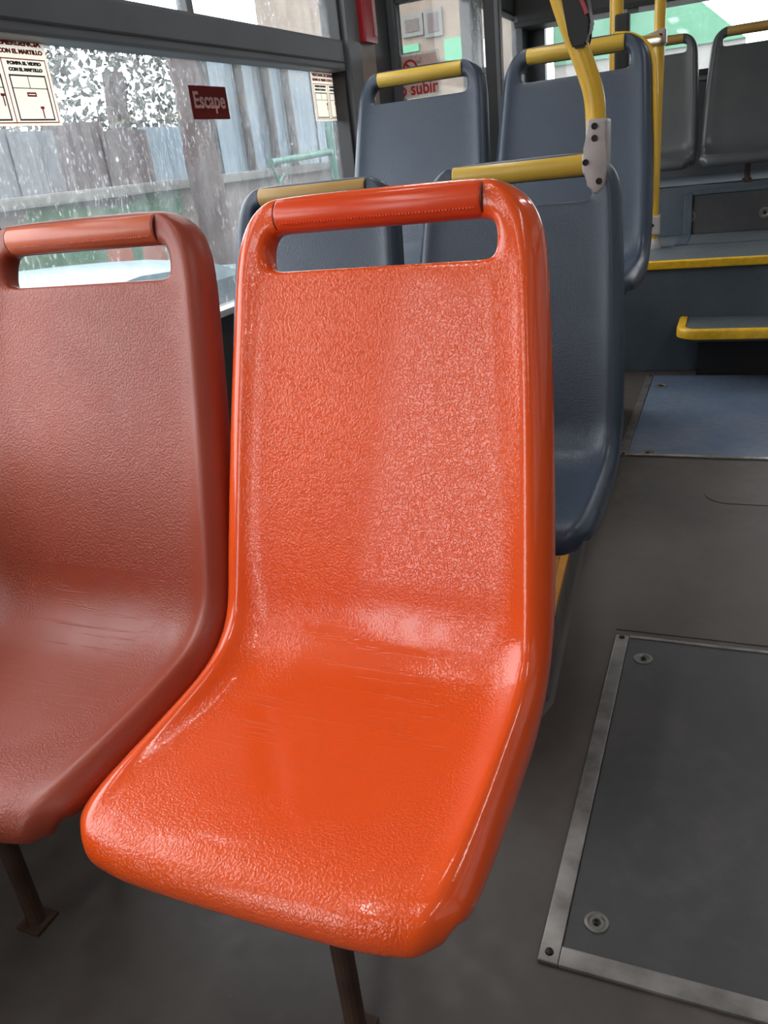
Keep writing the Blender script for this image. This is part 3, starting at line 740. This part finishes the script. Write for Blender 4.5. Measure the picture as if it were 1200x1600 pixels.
# ------------------------------------------------------------------ outside, seen through the panes
ZG = -.72
ASPH = floor_mat('grey_asphalt', lin(84, 84, 84), lin(104, 104, 102), .8, .9, True, 1)
struct(box('ground', (-60, -60, ZG - .1), (60, 60, ZG), ASPH))
XF = -4.6
def corrugated(name, y0, y1, z0, z1, x, mat, parent, pitch=.076, amp=.012):
    bm = bmesh.new(); n = max(6, int((y1 - y0) / pitch * 6)); cols = []
    for k in range(n + 1):
        y = y0 + (y1 - y0) * k / n; dx = amp * math.sin((y - y0) / pitch * 2 * PI)
        cols.append([bm.verts.new((x + dx + o_, y, z)) for o_, z in ((0, z0), (0, z1), (-.004, z1), (-.004, z0))])
    for a_, b_ in zip(cols[:-1], cols[1:]):
        for i in range(4): bm.faces.new((a_[i], a_[(i + 1) % 4], b_[(i + 1) % 4], b_[i]))
    bm.faces.new(cols[0]); bm.faces.new(cols[-1][::-1])
    return shade(finish(name, bm, mat, parent), 60)
def weathered(name, c1, c2, rust, amt):
    m = NT(name); v = m.mapping((1, 6, .5)); n1 = m.noise(2.2, 6, .65, vec=v); n2 = m.noise(1.3, 5, .6)
    b = m.ramp(n1, [(.3, c1), (.7, c2)]); b = m.mix(m.math('MULTIPLY', m.ramp(n2, [(.5, 0), (.72, 1)]), amt), b, rust)
    m.set(col=b, rough=.65); return m.m
SHEETB = weathered('weathered_brown_sheet', lin(62, 52, 52), lin(84, 74, 74), lin(70, 46, 38), .6)
SHEETG = weathered('weathered_grey_sheet', lin(84, 88, 92), lin(104, 108, 112), lin(84, 70, 60), .4)
SHEETL = weathered('pale_blue_sheet', lin(96, 112, 122), lin(116, 132, 142), lin(112, 98, 66), .55)
POSTM = plain('dark_post', lin(46, 42, 40), .7, 0, .25, 8)
TRUNK = plain('brown_bark', lin(64, 52, 50), .8, 0, .3, 10, .5, 30)
TEAL = plain('teal_tube', lin(34, 92, 78), .5)
COPE = plain('grey_coping', lin(96, 96, 92), .8, 0, .15)
def pf(px, py, X=XF): return atX(px, py, X)
zl = pf(150, 290).z; ztop = pf(110, 196).z
fe = thing('sheet_fence', (XF, 6, ZG), 'fence of weathered brown and grey corrugated sheets beyond the wet window', 'fence')
edges = [-40, 20, 84, 165, 228, 288]; mats = [SHEETG, SHEETG, SHEETB, SHEETB, SHEETL]
for k in range(5):
    ya, yb2 = pf(edges[k], 245).y, pf(edges[k + 1], 245).y
    corrugated('corrugated_sheet', ya - .03, yb2 + .03, zl - .02, ztop + random.uniform(-.05, .06) - (.03 if k == 4 else 0), XF + .03 * (k % 2), mats[k], fe)
ya = pf(-40, 245).y; y = ya
for k in range(4):
    corrugated('corrugated_sheet', y - 1.03, y + .02, zl - .02, ztop + random.uniform(-.05, .06), XF + .03 * (k % 2), SHEETG if k % 2 else SHEETB, fe); y -= 1.01
box('fence_rail', (XF - .07, y, zl + .3), (XF - .02, pf(288, 245).y, zl + .38), POSTM, fe)
# tall pale sheets with dark posts
tf = thing('tall_fence', (XF, 9, ZG), 'tall pale blue sheet-metal fence with dark upright posts behind the bus', 'fence')
edges = [300, 346, 384, 421, 452, 500, 545]
ztall = pf(430, 70).z; zr = zl - .019
for k in range(6):
    ya, yb2 = pf(edges[k], 245).y, pf(edges[k + 1], 245).y
    corrugated('corrugated_sheet', ya - .03, yb2 + .03, zr, ztall, XF + .03 * (k % 2), SHEETL, tf, .12, .008)
for px in (338, 392, 432, 462): 
    P = pf(px, 245, XF + .09); tube('fence_post', [(P.x, P.y, zl - .019), (P.x, P.y, ztall + .04)], .045, POSTM, tf, 10)
# painted low wall under the fences
def mural():
    m = NT('painted_wall'); x, y, z = m.sep(); n = m.noise(3, 5)
    b = m.ramp(n, [(.3, lin(78, 70, 66)), (.7, lin(98, 90, 84))]); wob = m.math('MULTIPLY', m.math('SUBTRACT', m.noise(1.6, 2), .5), .5)
    org = GW_BASE
    for px, py, rx, ry, c in ((105, 330, .45, .42, lin(40, 92, 60)), (225, 310, .55, .62, lin(40, 88, 62)), (150, 400, 1.3, .28, lin(48, 86, 62)), (190, 400, .16, .3, lin(140, 74, 56)), (245, 410, .18, .3, lin(140, 74, 56)), (170, 305, .5, .10, lin(66, 66, 66))):
        P = atX(px, py, XF + .15)
        dy_ = m.math('DIVIDE', m.math('SUBTRACT', y, P.y - org.y), rx); dz_ = m.math('DIVIDE', m.math('SUBTRACT', z, P.z - org.z), ry)
        r = m.math('ADD', m.math('ADD', m.math('MULTIPLY', dy_, dy_), m.math('MULTIPLY', dz_, dz_)), wob)
        b = m.mix(m.math('MULTIPLY', m.math('LESS_THAN', r, .8), .85), b, c)
    m.set(col=b, rough=.8); m.bump(m.noise(40, 4), .3, .004); return m.m
gy0, gy1 = -1.0, 22.0
GW_BASE = Vector((XF + .05, (gy0 + gy1) / 2, ZG))
gw = thing('garden_wall', tuple(GW_BASE), 'low street wall with green and orange painted patches', 'wall')
box('wall_body', (XF - .1, gy0, ZG), (XF + .15, gy1, zl - .10), mural(), gw)
box('coping', (XF - .15, gy0, zl - .10), (XF + .22, gy1, zl - .02), COPE, gw, .02)
# leaning trunk in front of the fence
tr = thing('tree_trunk', tuple(Vector((XF + .5, pf(318, 250, XF + .5).y, ZG))), 'dark brown tree trunk standing before the street wall', 'tree')
P = pf(312, 200, XF + .5); P2 = pf(340, 420, XF + .5)
tube('trunk', smooth_path([(P.x, P.y + .02, ZG), (P.x, P.y, .3), (P.x - .02, P.y - .03, 1.2), (P.x, P.y - .05, 1.6), (P.x, P.y - .1, 1.95)], 6), [.14] * 13 + [.125] * 6 + [.11] * 6, TRUNK, tr, 14)
LEAF = plain('tree_leaves', lin(62, 66, 60), .6, 0, .3, 4)
ca = pf(170, 130, -6.6)
ft = thing('street_tree', (ca.x, ca.y, ZG), 'loose grey-green tree showing above the brown fence sheets', 'tree')
tube('trunk', smooth_path([(ca.x, ca.y, ZG), (ca.x - .05, ca.y, .8), (ca.x, ca.y + .1, 2.2)], 6), .12, TRUNK, ft, 12)
bm = bmesh.new()
for k in range(2400):
    u = Vector((random.gauss(0, 1), random.gauss(0, 1), random.gauss(0, 1))).normalized() * random.uniform(.2, 1) ** .5
    c = Vector((ca.x + u.x * .9, ca.y + u.y * 2.9, ca.z - .05 + u.z * .75))
    a_ = Vector((random.gauss(0, 1), random.gauss(0, 1), random.gauss(0, 1))).normalized(); b_ = a_.orthogonal().normalized(); s_ = random.uniform(.03, .07)
    bm.faces.new([bm.verts.new(c + a_ * s_), bm.verts.new(c + b_ * s_ * .5), bm.verts.new(c - a_ * s_), bm.verts.new(c - b_ * s_ * .5)])
o = finish('foliage', bm, LEAF, ft); o['kind'] = 'stuff'
# teal tube frame
tg = thing('tube_frame', tuple(pf(520, 280, XF + .3)), 'teal tube frame with a cross bar before the pale fence', 'frame')
tg.location.z = ZG
A = pf(521, 190, XF + .3); B = pf(423, 254, XF + .3); C_ = pf(519, 244, XF + .3)
tube('upright', [(C_.x, C_.y, ZG), (C_.x, C_.y, A.z)], .045, TEAL, tg, 10)
tube('cross_bar', [B, (C_.x, C_.y, B.z + .05)], .035, TEAL, tg, 10)
D = pf(436, 285, XF + .3); tube('strut', [B, D], .015, TEAL, tg, 8); tube('strut', [D, pf(443, 272, XF + .3)], .015, TEAL, tg, 8)
# parked car below the window
def car(cx, cy):
    t = thing('parked_car', (cx, cy, ZG), 'pale blue parked car standing under the side window', 'car')
    body = plain('pale_blue_car_paint', lin(86, 112, 122), .3); glass = plain('car_glass', lin(60, 76, 82), .08); tyre = BLACK
    # side profile (along y), extruded across x with tumblehome
    prof = [(-2.0, .35), (-2.02, .62), (-1.9, .78), (-1.0, .90), (-.98, .92), (1.62, .95), (1.9, .82), (1.98, .55), (1.95, .35)]
    bm = bmesh.new(); L = [bm.verts.new((cx - .82, cy + y, ZG + z)) for y, z in prof]; Rr = [bm.verts.new((cx + .82, cy + y, ZG + z)) for y, z in prof]
    bm.faces.new(L); bm.faces.new(Rr[::-1]); n = len(prof)
    for i in range(n): bm.faces.new((L[i], L[(i + 1) % n], Rr[(i + 1) % n], Rr[i]))
    bmesh.ops.bevel(bm, geom=list(bm.edges), offset=.05, segments=3, affect='EDGES'); shade(finish('body', bm, body, t))
    cab = [(-1.0, .90), (-.45, 1.30), (-.1, 1.40), (.4, 1.43), (.95, 1.39), (1.25, 1.28), (1.65, .93)]
    bm = bmesh.new(); rows = []
    for y, z in cab:
        k = (z - .9) / .53; wdt = .80 - .17 * k
        rows.append([bm.verts.new((cx + wdt * q_, cy + y, ZG + z - .05 * abs(q_) ** 3 * k)) for q_ in (-1, -.8, -.4, 0, .4, .8, 1)])
    for a_, b_ in zip(rows[:-1], rows[1:]):
        for i in range(6): bm.faces.new((a_[i], a_[i + 1], b_[i + 1], b_[i]))
    bm.faces.new([r[0] for r in rows]); bm.faces.new([r[-1] for r in rows][::-1]); bm.faces.new(rows[0][::-1] + rows[-1])
    o_ = shade(finish('cabin', bm, body, t), 50)
    for s_ in (-1, 1):
        for (ya, yb_) in ((-.62, .28), (.36, 1.22)):
            bm = bmesh.new(); q_ = []
            for y, z in ((ya, .95), (yb_, .95), (yb_ - (.18 if yb_ > 1 else 0), 1.28), (ya + (.38 if ya < -.5 else 0), 1.28)):
                k = (z - .9) / .53; q_.append((cx + s_ * (.80 - .17 * k + .004), cy + y, ZG + z))
            v1 = [bm.verts.new(p_) for p_ in q_]; v2 = [bm.verts.new((p_[0] - s_ * .02, p_[1], p_[2])) for p_ in q_]; bm.faces.new(v1); bm.faces.new(v2[::-1])
            for i in range(4): bm.faces.new((v1[i], v1[(i + 1) % 4], v2[(i + 1) % 4], v2[i]))
            finish('side_window', bm, glass, t)
        for y in (-1.3, 1.3):
            bm = bmesh.new(); add_lathe(bm, [(.18, -.09), (.30, -.09), (.31, -.05), (.31, .05), (.30, .09), (.18, .09)], (cx + s_ * .74, cy + y, ZG + .31), YV, ZV, XV, 24); shade(finish('wheel', bm, tyre, t))
    for ya, za, yb_, zb_ in ((-.96, .94, -.48, 1.29), (1.60, .97, 1.27, 1.27)):
        bm = bmesh.new(); q_ = [(cx - .68, cy + ya, ZG + za), (cx + .68, cy + ya, ZG + za), (cx + .58, cy + yb_, ZG + zb_), (cx - .58, cy + yb_, ZG + zb_)]
        d_ = Vector((0, -.03 if ya < 0 else .03, .03)); v1 = [bm.verts.new(Vector(p_) + d_) for p_ in q_]; v2 = [bm.verts.new(Vector(p_) - d_) for p_ in q_]
        bm.faces.new(v1); bm.faces.new(v2[::-1])
        for i in range(4): bm.faces.new((v1[i], v1[(i + 1) % 4], v2[(i + 1) % 4], v2[i]))
        finish('windscreen', bm, glass, t)
Pc = pf(125, 415, -2.9); car(-2.9, Pc.y - .75)
# street building beyond the doorway and green-roofed hall behind the bus
STUC = weathered('stained_stucco', lin(92, 80, 70), lin(126, 112, 98), lin(70, 58, 50), .5)
GRN = plain('green_board', lin(74, 140, 108), .5, 0, .1, 1)
bd_ = thing('street_building', (-4.4, 13.5, ZG), 'brown stucco building with green panels beyond the open bus door', 'building')
box('facade', (-7.2, 13, ZG), (-3.15, 15, 5.5), STUC, bd_)
for x0_, y0_, x1_, y1_ in ((697, 56, 727, 100), (618, 68, 655, 86)):
    A = atY(x0_, y1_, 12.98); B = atY(x1_, y0_, 12.98); box('green_panel', (A.x, 12.94, A.z), (B.x, 12.999, B.z), GRN, bd_)
for x0_, y0_, x1_, y1_ in ((630, 20, 660, 60), (665, 10, 690, 60)):
    A = atY(x0_, y1_, 12.98); B = atY(x1_, y0_, 12.98); w_ = box('window', (A.x, 12.95, A.z), (B.x, 12.999, B.z), COPE, bd_)
    box('pane', (A.x + .06, 12.94, A.z + .06), (B.x - .06, 12.951, B.z - .06), SHEETB, w_)
qa, qb = atY(980, 22, YR - .352), atY(998, 6, YR - .352)
hl = box('header_sticker', (qa.x, YR - .3525, qa.z), (qb.x, YR - .3501, qb.z), COPE); tag(hl, 'small square grey sticker on the black header above the rear window', 'sticker')
rw = thing('light_blocking_wall', (4.6, 2, ZG), 'long dull grey unseen wall added along the aisle side to block light', 'wall')  # unseen wall, added to cut the light through the right-hand windows
for k in range(9): box('light_block_bay', (4.4, -9 + k * 2.6, ZG), (4.7, -9 + k * 2.6 + 2.59, 4.6), SHEETG, rw)
hall = thing('green_hall', (-1, 17.5, ZG), 'pale hall with a broad green wall seen through the rear window', 'building')
A = atY(925, 95, 16); B = atY(1075, 10, 16)
box('hall_wall', (-3.1, 16, ZG), (B.x + .9, 19, A.z), plain('pale_hall_wall', lin(150, 150, 146), .7, 0, .1, 1), hall)
bm = bmesh.new(); q_ = [(-3.1, A.z), (B.x + .9, A.z), (B.x - .1, B.z + .3), (-3.1, B.z + .3)]
v1 = [bm.verts.new((x_, 15.95, z_)) for x_, z_ in q_]; v2 = [bm.verts.new((x_, 19, z_)) for x_, z_ in q_]; bm.faces.new(v1); bm.faces.new(v2[::-1])
for i in range(4): bm.faces.new((v1[i], v1[(i + 1) % 4], v2[(i + 1) % 4], v2[i]))
finish('green_cladding', bm, GRN, hall)
